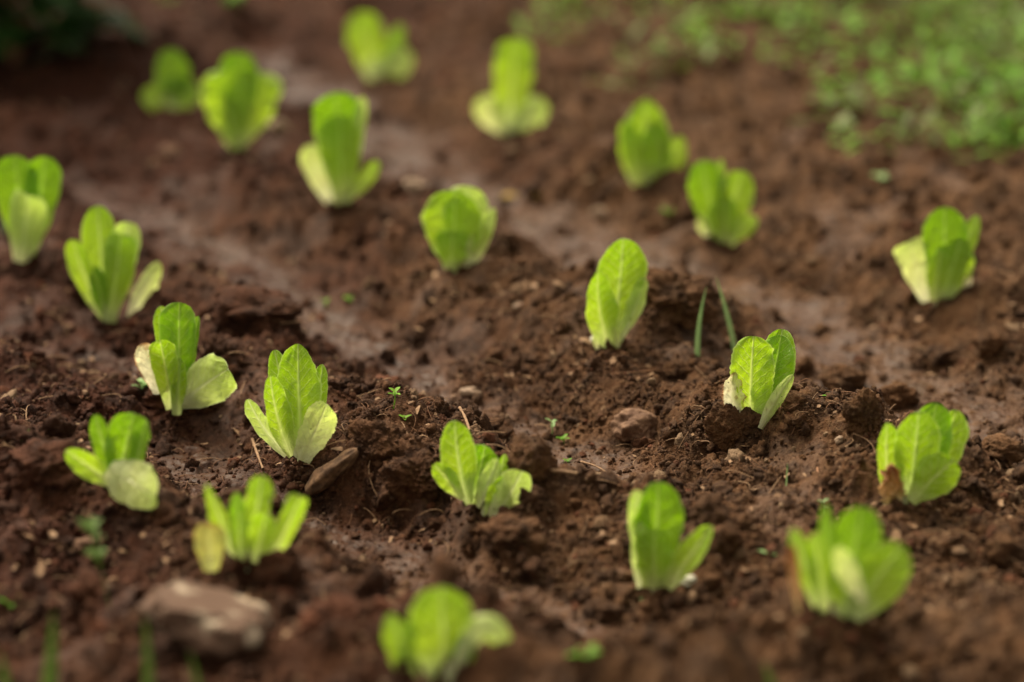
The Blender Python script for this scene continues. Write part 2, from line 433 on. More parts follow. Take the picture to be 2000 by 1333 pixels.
CL = 'large clods of earth on the ridges'
clods = [
 (1430,884,110,92,'rough crumbly brown clod right in front of the seedling with a folded pale leaf',1,.25),
 (1682,852,66,84,'upright dark clod with a small hollow, left of the seedling holding a dead brown leaf',2,.3),
 (735,905,105,80,'crumbly dark clod just right of the sharp veined seedling with cream front leaf',3,.3),
 (815,985,125,95,'largest brown clod, left of the twisted seedling in the middle of the plot',4,.3),
 (1040,952,96,92,'rounded clod directly behind the pale right leaf of the twisted middle seedling',5,.3),
 (312,800,64,42,'small dark clod under the cream leaf of the seedling with a drooping round leaf',6,.35),
 (392,812,80,64,'pointed clod under the drooping round pale leaf',7,.35),
 (1000,1085,120,66,'dark overhanging clod below the twisted middle seedling',8,.35),
 (1650,765,90,44,'low smooth brown clod beside the wet furrow behind the folded leaf seedling',9,.3),
 (1755,800,70,50,'orange brown clod in the wet furrow above the seedling with the dead leaf',10,.3),
 (540,1150,90,70,'blurred clod at the foot of the jagged leaf seedling in the foreground',11,.3),
 (1320,640,150,95,'wide crumbly heap of clods with grass blades beside it',12,.35),
 (500,650,170,70,'broad rough clod behind the sharp veined seedling',13,.35),
 (90,960,150,90,'large blurred dark clod at the left edge of the picture',14,.35),
 (1960,905,90,46,'dark clod at the right edge beyond the furrow mud',15,.3),
]
for k, (px, py, w, h, lab, sd, am) in enumerate(clods):
    lump_object('soil_clod', px, py, w, h, CRUMB, lab, 'clod', sd, CL, amp=am, fine=.09, depth=.55 if k == 0 else .8, sink=.12 if k == 0 else .25, n=6 if k in (0,1,2,3,11) else 5)
lump_object('stone', 400, 1290, 255, 160, STONE, 'big flat angular stone with whitish patches in the blurred foreground', 'stone', 41, None, amp=.30, depth=.7, sink=.5, fine=.05, flatc=.62, tilt=RAD(-14), freq=1.1)
lump_object('stone', 1245, 872, 92, 72, STONE2, 'smooth brown stone lying below the crumbly heap in the centre right', 'stone', 42, None, amp=.22, depth=.8, sink=.35, fine=.015, tilt=RAD(-20))
PG = 'small pebbles scattered in the soil'
for k, (px, py, w, h, mt, lab) in enumerate([
 (806,380,50,26,PEB,'tan oblong pebble between the two tall seedlings left of centre at the back'),
 (1170,432,32,26,PEB,'roundish tan pebble at the upper edge of the muddy furrow'),
 (494,612,30,24,PEB,'pale round pebble behind the broad rough clod'),
 (542,262,40,26,PEB,'blurred pinkish pebble right of the heart shaped seedling'),
 (1345,1148,34,22,WHITE,'white pebble at the foot of the two lobed foreground seedling'),
 (1010,610,26,20,PEB,'tan pebble on the ridge left of the tall central seedling'),
 (1162,672,18,14,WHITE,'white chip at the foot of the tall central seedling'),
 (1372,452,28,20,PEB,'cream pebble beside the lobed seedling at the back right'),
 (918,778,38,20,PEB,'greyish tan flat pebble in the drying middle furrow'),
 (1208,1140,34,26,STONE2,'dark grey pebble left of the two lobed foreground seedling'),
 (1640,868,20,16,PEB,'tiny tan pebble in crumbs left of the upright dark clod'),
 (165,1085,50,34,STONE2,'blurred brown pebble on the foreground ridge at the left'),
 (330,310,46,24,STONE2,'greenish grey flat pebble below the heart shaped seedling'),
]):
    lump_object('pebble', px, py, w, h, mt, lab, 'pebble', 60+k, PG, amp=.25, n=4, sink=.3, fine=.02)
# half buried piece of old wood
def wood_piece():
    a = on_ground(612, 968); b = on_ground(690, 918); a.z += .006; b.z += .012
    ax = (b-a); L = ax.length; ax.normalize(); up = Vector((0, 0, 1)); sd = ax.cross(up).normalized(); up = sd.cross(ax)
    n, m = 60, 36; V = []
    for i in range(n):
        t = i/(n-1); r = .0115*(math.sin(math.pi*min(1, .06+t*.93))**.45)*(1-.25*t)
        for j in range(m):
            q = 2*math.pi*j/m
            rr = r*(1+.34*mnoise.noise(Vector((t*3, math.cos(q)*1.4, math.sin(q)*1.4)))+.22*mnoise.noise(Vector((t*3, math.cos(q)*6, math.sin(q)*6))))
            V.append(a+ax*(L*(t*1.25-.12))+sd*(rr*1.0*math.cos(q))+up*(rr*.75*math.sin(q)))
    i = np.arange(n-1)[:, None]*m; j = np.arange(m)[None, :]
    F = np.stack([i+j, i+(j+1) % m, i+m+(j+1) % m, i+m+j], -1).reshape(-1, 4)
    tag(np_mesh('wood_chunk', np.array(V), F, WOOD, origin=a), 'rounded weathered brown wood chunk right of the jagged leaf seedling', 'wood chunk')
wood_piece()

# ------------------------------------------------------------------ tubes: straw, twigs, stems
def tube(pts, r0, r1, m=6, wob=0.0):
    pts = [Vector(p) for p in pts]; n = len(pts); V = []
    for i, p in enumerate(pts):
        d = (pts[min(i+1, n-1)]-pts[max(i-1, 0)]).normalized()
        s = d.cross(Vector((.13, .31, .94))).normalized(); u = s.cross(d)
        r = r0+(r1-r0)*i/(n-1); r *= 1+wob*mnoise.noise(p*300)
        for j in range(m):
            q = 2*math.pi*j/m; V.append(p+s*r*math.cos(q)+u*r*math.sin(q))
    F = []
    for i in range(n-1):
        for j in range(m): F.append((i*m+j, i*m+(j+1) % m, (i+1)*m+(j+1) % m, (i+1)*m+j))
    return np.array(V), np.array(F)
def bez(a, b, c, n=8):
    a, b, c = Vector(a), Vector(b), Vector(c)
    return [a*(1-t)**2+b*2*t*(1-t)+c*t*t for t in [i/(n-1) for i in range(n)]]
def join(parts):
    V, F, o = [], [], 0
    for v, f in parts: V.append(v); F.append(f+o); o += len(v)
    return np.concatenate(V), np.concatenate(F)
def straw_stuff(name, n, y0, y1, r, L, mat, label):
    X, Y, h = sample_ground(n*4, y0, y1, -100, 2100, .1); X, Y, h = X[:n], Y[:n], h[:n]; parts = []
    for i in range(len(X)):
        a = rng.uniform(0, 2*np.pi); l = L*rng.uniform(.3, 1.4); lift = rng.uniform(-.1, .35)*l
        p = Vector((X[i], Y[i], h[i]+.0008)); d = Vector((math.cos(a), math.sin(a), 0))*l
        q = p+d; hq = float(terrain([q.x], [q.y])[0][0]); q.z = max(hq, p.z)+.001+max(0, lift)*.4
        mid = (p+q)/2+Vector((rng.normal()*.25*l, rng.normal()*.25*l, .003+abs(rng.normal())*.12*l))
        parts.append(tube(bez(p, mid, q, 6), r*rng.uniform(.6, 1.3), r*.5, 4))
    V, F = join(parts)
    tag(np_mesh(name, V, F, mat), label, 'plant debris', kind='stuff')
straw_stuff('straw_fragments', 620, 500, 1330, .00055, .020, STRAW, 'dry straw coloured fragments strewn over the soil')
straw_stuff('root_fibres', 1400, 620, 1300, .00028, .014, ROOT, 'fine brown root fibres tangled in the soil')
def chips():
    # thin bits of bark and dead leaf
    X, Y, h = sample_ground(3800, 560, 1330, -100, 2100, .12); V, F = [], []; 
    n = min(900, len(X))
    for i in range(n):
        r = .0022*(1-random.random()*.9)**-.5; M = Matrix(rotmats(1)[0].tolist()); M2 = Matrix.Rotation(random.uniform(0, 6.3), 3, 'Z') @ Matrix.Rotation(random.uniform(-.7, .7), 3, 'X') @ Matrix.Rotation(random.uniform(-.5, .5), 3, 'Y')
        o = len(V); q = [(-1, -.35, 0), (-.3, -.5, .15), (.9, -.25, .0), (1.1, .2, .1), (.2, .5, .25), (-.8, .4, .1)]
        for a in q: V.append(M2 @ (Vector(a)*r*random.uniform(.8, 1.2))+Vector((X[i], Y[i], h[i]+r*.35)))
        F += [(o, o+1, o+4, o+5), (o+1, o+2, o+3, o+4)]
    tag(np_mesh('bark_flakes', np.array([tuple(v) for v in V]), np.array(F), STRAW, smooth=False), 'tiny dry bark and leaf flakes littering the soil', 'plant debris', kind='stuff')
chips()
def twig(p1, p2, r, mat, label, bow=.003, lift=.003):
    a = on_ground(*p1); b = on_ground(*p2); a.z += .001; b.z += lift
    V, F = tube(bez(a, (a+b)/2+Vector((bow, 0, lift*.6)), b, 14), r, r*.7, 8, .5)
    tag(np_mesh('twig', V, F, mat, origin=a), label, 'twig', 'thin twigs lying on the soil')
twig((493,862), (514,925), .0013, STRAW, 'short upright tan twig below left of the sharp veined seedling', -.001)
twig((898,800), (917,850), .0013, STRAW, 'short tan twig behind the twisted middle seedling', .001)
twig((1135,905), (1185,932), .0009, STRAW, 'thin straight straw on the soil between the middle seedling and the brown stone')
twig((1190,735), (1325,733), .0005, ROOT, 'long arching brown rootlet on the crumbly heap', 0, .004)
twig((1596,918), (1603,968), .0010, ROOT, 'dark upright rootlet left of the seedling holding a dead leaf', 0, .002)
twig((1068,925), (1128,928), .0018, STRAW, 'flat tan splinter right of the middle seedling', 0, .001)
twig((625,880), (675,870), .0004, STRAW, 'hair thin pale fibre at the right of the sharp veined seedling', 0, .004)

# ------------------------------------------------------------------ leaves
def make_leaf(root, base, tip, w, colour, dy=0.0, lean=0.0, cup=.5, yaw=0.0, tm=.62, p0=.28, k=1.2, bow=0.0, ctrl=None,
              ruf=.05, curl=0.0, ser=.02, blunt=2.0, label=None, seed=None, name='leaf', nt=46, nu=22, asym=0.0, crump=1.0):
    """base / tip / w in photo pixels at the plant's distance; dy, lean, curl in metres of depth (+ = away from the camera)"""
    seed = seed if seed is not None else random.random()*100
    Y0 = root.location.y; bx, by = base; tx, ty = tip
    if ctrl is None:
        nx, ny = -(ty-by), (tx-bx); L = math.hypot(nx, ny)
        ctrl = ((bx+tx)/2+nx/L*bow, (by+ty)/2+ny/L*bow)
    mpp = Y0/cp/FPX
    s = np.linspace(0, 1, nt); tt = 1-(1-s)**1.6
    P = []
    for t in tt:
        x = bx*(1-t)**2+ctrl[0]*2*t*(1-t)+tx*t*t; y = by*(1-t)**2+ctrl[1]*2*t*(1-t)+ty*t*t
        P.append(at_y(x, y, Y0+dy+lean*t*t+curl*max(0, t-.6)**2*6))
    P = np.array(P)
    T = np.gradient(P, axis=0); T /= np.linalg.norm(T, axis=1)[:, None]
    view = np.array([0, -cp, sp])
    S = np.cross(T, view); S /= np.linalg.norm(S, axis=1)[:, None]; Nn = np.cross(S, T)
    # S points to image right for an upright leaf when facing the camera
    ca, sa = math.cos(yaw), math.sin(yaw)
    S, Nn = S*ca+Nn*sa, Nn*ca-S*sa
    arc = np.concatenate([[0], np.cumsum(np.linalg.norm(np.diff(P, axis=0), axis=1))])
    u = np.linspace(-1, 1, nu)
    V = np.zeros((nt, nu, 3)); uvA = np.zeros((nt, nu, 2)); uvB = np.zeros((nt, nu, 2))
    rs = random.Random(seed*997); twist = rs.uniform(-.45, .45); vf_ = rs.uniform(.05, .28); ripple = rs.uniform(.3, 1.3); rip_f = rs.uniform(14, 26); roll = rs.uniform(-.5, 1.0)
    for i, t in enumerate(tt):
        tw = twist*(t-.35); Si, Ni = S[i]*math.cos(tw)+Nn[i]*math.sin(tw), Nn[i]*math.cos(tw)-S[i]*math.sin(tw)
        if t <= tm:
            q = t/tm; f = p0+(1-p0)*(math.sin(q*math.pi/2)**k)
        else:
            q = (t-tm)/(1-tm); f = max(0, 1-q**blunt)**(1/blunt)
        hw = w*mpp/2*f
        for j, uu in enumerate(u):
            side = 1+asym*(1 if uu > 0 else -1)+.13*mnoise.noise(Vector((t*2.6, (7 if uu > 0 else 1), seed*2.1)))*min(1, abs(uu)*3)+.07*mnoise.noise(Vector((t*7, (7 if uu > 0 else 1), seed)))*min(1, abs(uu)*3)
            edge = 1+ser*abs(uu)**6*(2.2*mnoise.noise(Vector((t*13, uu*3, seed)))+ (1.0 if (t*17+seed) % 1 > .5 else -.2))
            c = cup*(1-.35*t); th = c*uu
            lat = hw*side*edge*(math.sin(th)/math.sin(abs(c)) if abs(c) > .02 else uu)
            dep = hw*(1-math.cos(th))/max(abs(math.sin(c)), .02)*(1 if c > 0 else -1)
            rf = ruf*w*mpp*(abs(uu)**2)*(mnoise.noise(Vector((t*3.6, uu*1.1+3, seed*1.7)))*1.3+.6*mnoise.noise(Vector((t*9, uu*2, seed))))*min(1, f*1.5)
            pu = .042*crump*w*mpp*mnoise.noise(Vector((t*12, uu*7, seed)))+(-.03*w*mpp*math.exp(-(uu/.10)**2)*(1-t))
            V[i, j] = P[i]+Si*lat+Ni*(dep+vf_*hw*(math.sqrt(uu*uu+.01)-.1)*(1 if c > 0 else -1)*(1-.4*t)+rf*1.9+.10*hw*ripple*max(0, abs(uu)-.55)*2.2*math.sin(t*rip_f+seed+(2 if uu > 0 else 0))-.22*hw*roll*max(0, abs(uu)-.7)**1.5*4+pu)
            uvA[i, j] = (uu, t); uvB[i, j] = (hw*uu, arc[i]+seed*.0)
    o = np_mesh(name, V.reshape(-1, 3), grid_faces(nt, nu), LM[colour], parent=root, uv={'leaf': uvA.reshape(-1, 2), 'size': uvB.reshape(-1, 2)})
    if label: o['label'] = label
    return o
def seedling(px, py, label, leaves, stem=True, sink=14):
    p = on_ground(px, py); p.z -= .002
    r = empty('lettuce_seedling', p)
    tag(r, label, 'lettuce seedling', 'young lettuce seedlings planted in rows')
    for lf in leaves:
        b, t, w, c = lf[:4]; kw = dict(lf[4]) if len(lf) > 4 else {}
        make_leaf(r, b, t, w, c, **kw)
    if stem:
        a = p+Vector((0, 0, -.012)); b = p+Vector((0, 0, .010))
        V, F = tube([a, (a+b)/2, b], .0042, .0036, 12)
        np_mesh('stem', V, F, STEMM, parent=r)
    return r
d = dict
seedling(590, 888, 'upright seedling with clearly veined leaf and cream front leaf, left of centre', [
 ((578,878),(536,684),50,'G',d(dy=.010,lean=.012,cup=.5,yaw=-.3,ruf=.06)),
 ((602,878),(630,712),42,'G',d(dy=.008,lean=.006,cup=.6,yaw=.3,tm=.6,bow=6,ruf=.12)),
 ((590,892),(582,672),88,'G',d(dy=.004,lean=.008,cup=.55,tm=.60,p0=.22,k=1.1,bow=-4,blunt=1.8,ser=.03)),
 ((570,892),(528,734),54,'Y',d(dy=-.004,lean=-.004,cup=.7,yaw=-.35,tm=.55,p0=.3,bow=-14,ruf=.05)),
 ((560,890),(484,780),36,'L',d(dy=-.003,lean=-.004,cup=.6,yaw=.2,tm=.72,p0=.35,bow=-12)),
 ((587,900),(638,790),64,'P',d(dy=-.012,lean=-.018,cup=-.5,tm=.62,p0=.62,k=1.6,bow=4,ser=.04,label='cream front leaf with dark specks')),
])
seedling(348, 803, 'slightly soft seedling with drooping round pale leaf and torn cream leaf, left side', [
 ((345,795),(314,598),40,'G',d(dy=.010,lean=.004,cup=.6,yaw=-.3,tm=.75)),
 ((358,795),(388,618),28,'D',d(dy=.006,cup=.8,yaw=.4,tm=.7)),
 ((348,800),(350,591),74,'D',d(dy=.004,lean=.006,cup=.7,tm=.76,p0=.22,k=1.5,blunt=2.4)),
 ((335,800),(312,664),54,'Y',d(dy=-.004,lean=-.005,cup=.7,tm=.8,p0=.35,blunt=2.8,bow=4)),
 ((312,770),(277,671),52,'C',d(dy=-.006,lean=-.004,cup=-.4,tm=.6,p0=.6,bow=4,ruf=.08,ser=.05,label='torn cream leaf with browned rim')),
 ((350,792),(445,722),94,'L',d(dy=-.006,lean=-.03,cup=-.35,tm=.62,p0=.2,k=1.0,ruf=.05,blunt=2.3,bow=-6,label='drooping round pale leaf')),
 ((345,812),(352,700),30,'G',d(dy=-.008,cup=-.7,tm=.5,p0=.6)),
])
seedling(235, 975, 'blurred seedling with round whitish drooping leaf behind the left foreground ridge', [
 ((225,960),(186,810),40,'D',d(dy=.006,cup=.5,tm=.65,yaw=-.2)),
 ((228,970),(262,808),84,'D',d(dy=.003,cup=.4,tm=.8,p0=.3,blunt=2.8,bow=-6)),
 ((255,960),(285,820),38,'D',d(dy=-.003,cup=.8,yaw=.5,tm=.65,lean=-.006)),
 ((228,950),(128,880),48,'Y',d(dy=-.005,lean=-.01,cup=.3,tm=.6)),
 ((212,915),(305,968),96,'P',d(dy=-.012,lean=-.034,cup=-.3,tm=.52,p0=.35,k=.8,blunt=2.2,bow=5,label='round whitish drooping leaf')),
])
seedling(480, 1092, 'blurred foreground seedling of jagged upright leaves with a browned cream leaf at its left', [
 ((470,1085),(462,962),34,'D',d(dy=.008,cup=.4)),
 ((458,1085),(404,944),40,'Y',d(dy=.0,cup=.7,yaw=.3,tm=.55,blunt=1.4,ser=.06)),
 ((490,1090),(512,929),56,'G',d(dy=.004,cup=.5,tm=.72,p0=.35,blunt=2.8,ser=.08)),
 ((525,1105),(588,970),44,'Y',d(dy=-.004,cup=-.3,tm=.78,p0=.5,blunt=4,yaw=-.2,ser=.05)),
 ((500,1100),(520,1003),56,'Y',d(dy=-.008,lean=-.01,cup=.5,tm=.7,blunt=3)),
 ((470,1100),(468,1010),40,'G',d(dy=-.006,cup=.6)),
 ((412,1118),(405,1022),64,'R',d(dy=-.010,cup=-.4,tm=.55,p0=.5,blunt=2.6,label='cream leaf with browned rim')),
])
seedling(950, 1008, 'twisted seedling with folded glossy middle leaves between two clods, centre of the plot', [
 ((915,985),(888,822),70,'G',d(dy=.004,cup=.45,tm=.58,p0=.2,yaw=-.3,bow=-10,blunt=2.0)),
 ((905,975),(848,906),40,'Y',d(dy=-.003,cup=-.4,tm=.6)),
 ((925,985),(948,870),72,'D',d(dy=.010,cup=.9,tm=.72,lean=.012,curl=-.01,blunt=2.8)),
 ((960,1000),(986,887),26,'G',d(dy=.006,cup=.5)),
 ((935,992),(972,896),34,'L',d(dy=-.002,cup=.8,yaw=.5,tm=.6)),
 ((962,1012),(988,926),54,'G',d(dy=-.010,lean=-.004,cup=.5,tm=.5,p0=.6,blunt=1.4,ser=.05)),
 ((966,1016),(1020,921),64,'L',d(dy=-.016,lean=-.008,seed=5,cup=-.35,tm=.66,p0=.45,bow=2,ruf=.08,label='pale ruffled right leaf')),
 ((957,1050),(958,990),16,'C',d(dy=-.012,cup=-.8,tm=.5,p0=.6)),
])
seedling(1192, 680, 'tall narrow seedling on the ridge in the centre with one long rounded leaf', [
 ((1196,680),(1217,467),98,'G',d(dy=.006,lean=.006,cup=.75,tm=.66,p0=.22,k=1.7,curl=-.012,blunt=2.4,bow=4)),
 ((1208,670),(1260,543),38,'L',d(dy=.0,cup=.7,yaw=.5,tm=.65,bow=8,ruf=.12)),
 ((1192,684),(1168,530),66,'Y',d(dy=-.006,lean=-.006,cup=.8,yaw=-.2,tm=.55,p0=.35,bow=-16,blunt=1.7)),
 ((1208,682),(1200,640),16,'P',d(dy=-.010,cup=-.5)),
 ((1168,690),(1164,650),16,'P',d(dy=-.006,cup=-.5)),
])
seedling(1480, 828, 'sharp seedling with two broad veined leaves and a narrow folded pale leaf', [
 ((1488,828),(1528,643),72,'G',d(dy=.012,lean=.010,cup=.5,tm=.66,yaw=.1,bow=10)),
 ((1482,830),(1526,655),82,'D',d(dy=.004,lean=.004,cup=.6,tm=.62,p0=.3,yaw=.25,bow=8,blunt=2.1)),
 ((1468,842),(1472,657),90,'Y',d(dy=.000,cup=.45,tm=.70,p0=.5,k=1.2,yaw=-.15,seed=12,bow=-6,blunt=2.2,ser=.03)),
 ((1440,815),(1434,728),44,'C',d(dy=-.006,cup=-.3,tm=.45,p0=.7,yaw=-.2,bow=-8,ser=.08,ruf=.1,label='torn cream outer leaf')),
 ((1485,838),(1549,733),27,'P',d(dy=-.010,cup=-.9,tm=.55,p0=.4,bow=-6,label='narrow folded pale leaf')),
])
seedling(1765, 985, 'sharp broad leaved seedling holding a dead brown leaf at the right', [
 ((1795,975),(1868,801),72,'Y',d(dy=.014,lean=.008,cup=.4,tm=.66,bow=14)),
 ((1785,980),(1830,787),92,'D',d(dy=.009,lean=.006,cup=.5,tm=.66,bow=2,k=1.5)),
 ((1740,985),(1733,826),54,'Y',d(dy=.002,cup=.6,yaw=-.4,tm=.62,p0=.4,bow=-10,ser=.03)),
 ((1778,982),(1795,804),94,'G',d(dy=.000,lean=-.004,cup=.5,tm=.66,p0=.25,k=1.5,blunt=2.2)),
 ((1780,982),(1864,898),78,'Y',d(dy=-.009,lean=-.010,cup=-.35,tm=.62,p0=.25,k=1.0,bow=-4,blunt=2.2)),
 ((1744,988),(1742,906),44,'B',d(dy=-.013,lean=-.004,cup=-.7,tm=.4,p0=.7,ruf=.4,ser=.25,blunt=1.5,crump=9,label='shrivelled dead brown leaf')),
])
seedling(1635, 1205, 'widest blurred foreground seedling with a pale spear shaped middle leaf, lower right', [
 ((1625,1200),(1613,985),34,'D',d(dy=.006,cup=.5,tm=.6)),
 ((1650,1205),(1682,990),96,'D',d(dy=.008,lean=.004,cup=.5,tm=.72,p0=.25,blunt=2.5)),
 ((1600,1200),(1545,1033),44,'G',d(dy=-.002,cup=.6,tm=.6,yaw=-.2,bow=6)),
 ((1610,1198),(1592,1040),50,'Y',d(dy=-.002,cup=.6,tm=.6)),
 ((1665,1208),(1765,1065),104,'G',d(dy=-.004,lean=-.004,cup=.5,tm=.6,p0=.3,k=.9,bow=-10)),
 ((1655,1208),(1650,1085),70,'G',d(dy=-.003,cup=.5,tm=.6,p0=.4)),
 ((1690,1180),(1634,1069),46,'P',d(dy=-.014,lean=-.006,cup=-.4,tm=.55,bow=-4,label='pale spear shaped middle leaf')),
 ((1560,1205),(1545,1065),22,'B',d(dy=-.012,cup=-.4,tm=.8,p0=.3,label='dry brown hanging leaf')),
])
seedling(1283, 1148, 'blurred foreground seedling with one upright trough leaf and one leaf leaning right', [
 ((1262,1145),(1243,957),44,'L',d(dy=.008,cup=.5,tm=.75)),
 ((1278,1145),(1287,941),98,'D',d(dy=.005,lean=.004,cup=.6,tm=.66,p0=.4,blunt=2.0)),
 ((1262,1145),(1250,1020),46,'L',d(dy=-.002,cup=.5,tm=.4,p0=.9,bow=-4)),
 ((1278,1150),(1278,1034),80,'Y',d(dy=-.006,cup=-.55,tm=.6,p0=.75,blunt=3)),
 ((1305,1150),(1392,1028),50,'Y',d(dy=-.008,cup=.6,tm=.5,p0=.35,bow=-6,yaw=.2)),
])
seedling(880, 1320, 'lowest seedling at the bottom edge, half hidden by blurred soil with arching side leaves', [
 ((870,1335),(862,1146),128,'G',d(dy=.006,cup=.35,tm=.58,p0=.5,blunt=2.6)),
 ((805,1335),(765,1198),62,'G',d(dy=-.002,cup=.6,tm=.55,yaw=.3,p0=.4)),
 ((780,1335),(800,1215),40,'D',d(dy=.0,cup=.4)),
 ((888,1320),(996,1300),54,'L',d(dy=-.004,ctrl=(950,1140),cup=-.5,tm=.5,p0=.4,blunt=2.6,label='arching pale side leaf')),
 ((905,1330),(905,1240),46,'D',d(dy=-.002,cup=.4)),
])
seedling(207, 626, 'slim upright seedling with a mottled fallen side leaf, left edge area', [
 ((208,620),(190,402),68,'G',d(dy=.006,lean=.006,cup=.5,tm=.68,p0=.25,k=1.5,blunt=2.2)),
 ((218,615),(252,434),56,'L',d(dy=.004,lean=.006,cup=.6,tm=.78,p0=.3,bow=6,blunt=2.8)),
 ((203,618),(142,468),46,'Y',d(dy=-.002,cup=.5,tm=.7,p0=.35,bow=-10,blunt=2.6)),
 ((212,630),(236,458),66,'G',d(dy=-.005,cup=-.4,tm=.75,p0=.42,k=1.6,blunt=3.2,bow=4)),
 ((205,628),(188,520),34,'D',d(dy=-.003,cup=.7)),
 ((252,620),(312,513),40,'P',d(dy=-.006,cup=-.4,tm=.55,bow=-2,label='mottled side leaf lying apart')),
])
seedling(48, 508, 'seedling cut by the left picture edge with a long pale front leaf', [
 ((50,500),(28,304),84,'D',d(dy=.006,cup=.5,tm=.7,blunt=2.6)),
 ((58,500),(88,306),70,'D',d(dy=.004,cup=.6,tm=.72,bow=8,blunt=2.6)),
 ((42,514),(54,382),74,'L',d(dy=-.006,lean=-.022,cup=-.6,tm=.7,p0=.45,k=1.4,blunt=2.8,label='long pale front leaf')),
])
seedling(462, 292, 'heart shaped blurred seedling with a rounded crown leaf, upper left', [
 ((462,285),(470,102),80,'D',d(dy=.006,cup=.5,tm=.75)),
 ((460,296),(472,140),150,'Y',d(dy=-.002,cup=.35,tm=.80,p0=.14,k=1.15,blunt=4.0,ruf=.02)),
 ((462,294),(440,190),60,'Y',d(dy=-.006,cup=-.4)),
])
seedling(335, 214, 'three lobed small blurred seedling, the farthest at upper left', [
 ((336,212),(338,96),68,'D',d(dy=.003,cup=.4,tm=.65,p0=.5)),
 ((345,205),(276,184),50,'Y',d(dy=-.002,cup=.3,tm=.55,p0=.5)),
 ((325,200),(386,168),58,'Y',d(dy=-.002,cup=.3,tm=.55,p0=.5)),
 ((348,214),(352,150),70,'D',d(dy=-.004,cup=-.3,tm=.6,p0=.6)),
])
seedling(740, 156, 'farthest blurred seedling near the top edge with a pale round side leaf', [
 ((738,152),(696,26),72,'G',d(dy=.003,cup=.4,tm=.68,p0=.5,bow=4)),
 ((752,145),(783,48),28,'D',d(dy=.002,cup=.4)),
 ((728,150),(800,100),66,'L',d(dy=-.006,cup=-.4,tm=.6,p0=.4)),
])
seedling(995, 264, 'blurred seedling with one tall upright leaf over two pale low lobes, top centre', [
 ((993,262),(1008,74),74,'G',d(dy=.003,cup=.6,tm=.8,p0=.6,k=1.2,blunt=2.4)),
 ((990,264),(940,188),54,'P',d(dy=-.003,cup=-.3,tm=.66,bow=-6)),
 ((990,266),(1060,192),56,'L',d(dy=-.005,cup=-.3,tm=.64,bow=8)),
])
seedling(668, 394, 'tall blurred seedling with a whitish leaf hanging on its left, upper left of centre', [
 ((668,388),(655,181),94,'D',d(dy=.008,cup=.7,tm=.76,p0=.3,curl=-.006,blunt=2.6)),
 ((682,385),(708,188),26,'L',d(dy=.004,cup=.5,tm=.8)),
 ((670,398),(662,225),84,'Y',d(dy=-.003,cup=.5,tm=.75,p0=.35,k=1.5)),
 ((672,395),(738,315),30,'Y',d(dy=-.006,cup=.4,bow=8)),
 ((646,400),(602,283),52,'P',d(dy=-.004,cup=-.4,tm=.68,bow=-4,label='whitish hanging leaf')),
])
seedling(885, 526, 'round headed soft seedling with overlapping cupped leaves on the ridge, upper centre', [
 ((895,522),(915,364),84,'L',d(dy=.010,cup=.6,tm=.75,blunt=2.4)),
 ((886,526),(888,371),114,'G',d(dy=.004,cup=.6,tm=.66,p0=.25,blunt=2.3)),
 ((915,520),(964,406),26,'L',d(dy=.0,cup=.6,bow=10)),
 ((905,524),(945,440),40,'P',d(dy=-.002,cup=.4,bow=12)),
 ((880,530),(884,452),70,'Y',d(dy=-.006,cup=-.5,tm=.62,p0=.35,blunt=2.8)),
])
seedling(1262, 360, 'pointed diamond shaped blurred seedling on the far ridge, upper right', [
 ((1258,360),(1262,192),96,'G',d(dy=.003,cup=.4,tm=.55,p0=.5,blunt=1.5)),
 ((1285,358),(1334,268),52,'Y',d(dy=-.002,cup=.4,tm=.55,p0=.6,blunt=1.7)),
 ((1248,360),(1222,235),50,'Y',d(dy=-.004,cup=.4,tm=.5,p0=.6)),
 ((1275,360),(1285,240),66,'G',d(dy=.0,cup=.4,tm=.5,p0=.6)),
])
seedling(1415, 478, 'four lobed blurred seedling right of the centre back', [
 ((1400,462),(1370,314),72,'D',d(dy=.004,cup=.5,tm=.66,p0=.4,blunt=2.4)),
 ((1405,450),(1408,311),20,'G',d(dy=.003,cup=.4)),
 ((1412,475),(1450,334),64,'G',d(dy=.000,cup=.5,tm=.68,p0=.4,blunt=2.4)),
 ((1415,482),(1420,390),66,'Y',d(dy=-.005,cup=-.5,tm=.5,p0=.6,blunt=2.6)),
 ((1418,478),(1478,424),34,'Y',d(dy=-.006,cup=.4)),
 ((1385,468),(1368,425),26,'P',d(dy=-.002,cup=-.3)),
])
seedling(1832, 586, 'blurred seedling with a cut off cream leaf on its left, at the right side', [
 ((1845,580),(1845,404),86,'D',d(dy=.006,cup=.5,tm=.68,p0=.35)),
 ((1850,575),(1910,421),36,'G',d(dy=.003,cup=.5,yaw=.3)),
 ((1810,590),(1775,472),64,'P',d(dy=-.002,cup=-.3,tm=.85,p0=.35,blunt=5,label='cut off cream leaf')),
 ((1838,588),(1876,466),80,'G',d(dy=-.005,cup=-.4,tm=.62,p0=.35,bow=4)),
 ((1822,588),(1838,490),44,'Y',d(dy=-.006,cup=.5)),
 ((1885,572),(1892,535),18,'C',d(dy=-.003,cup=.4)),
])

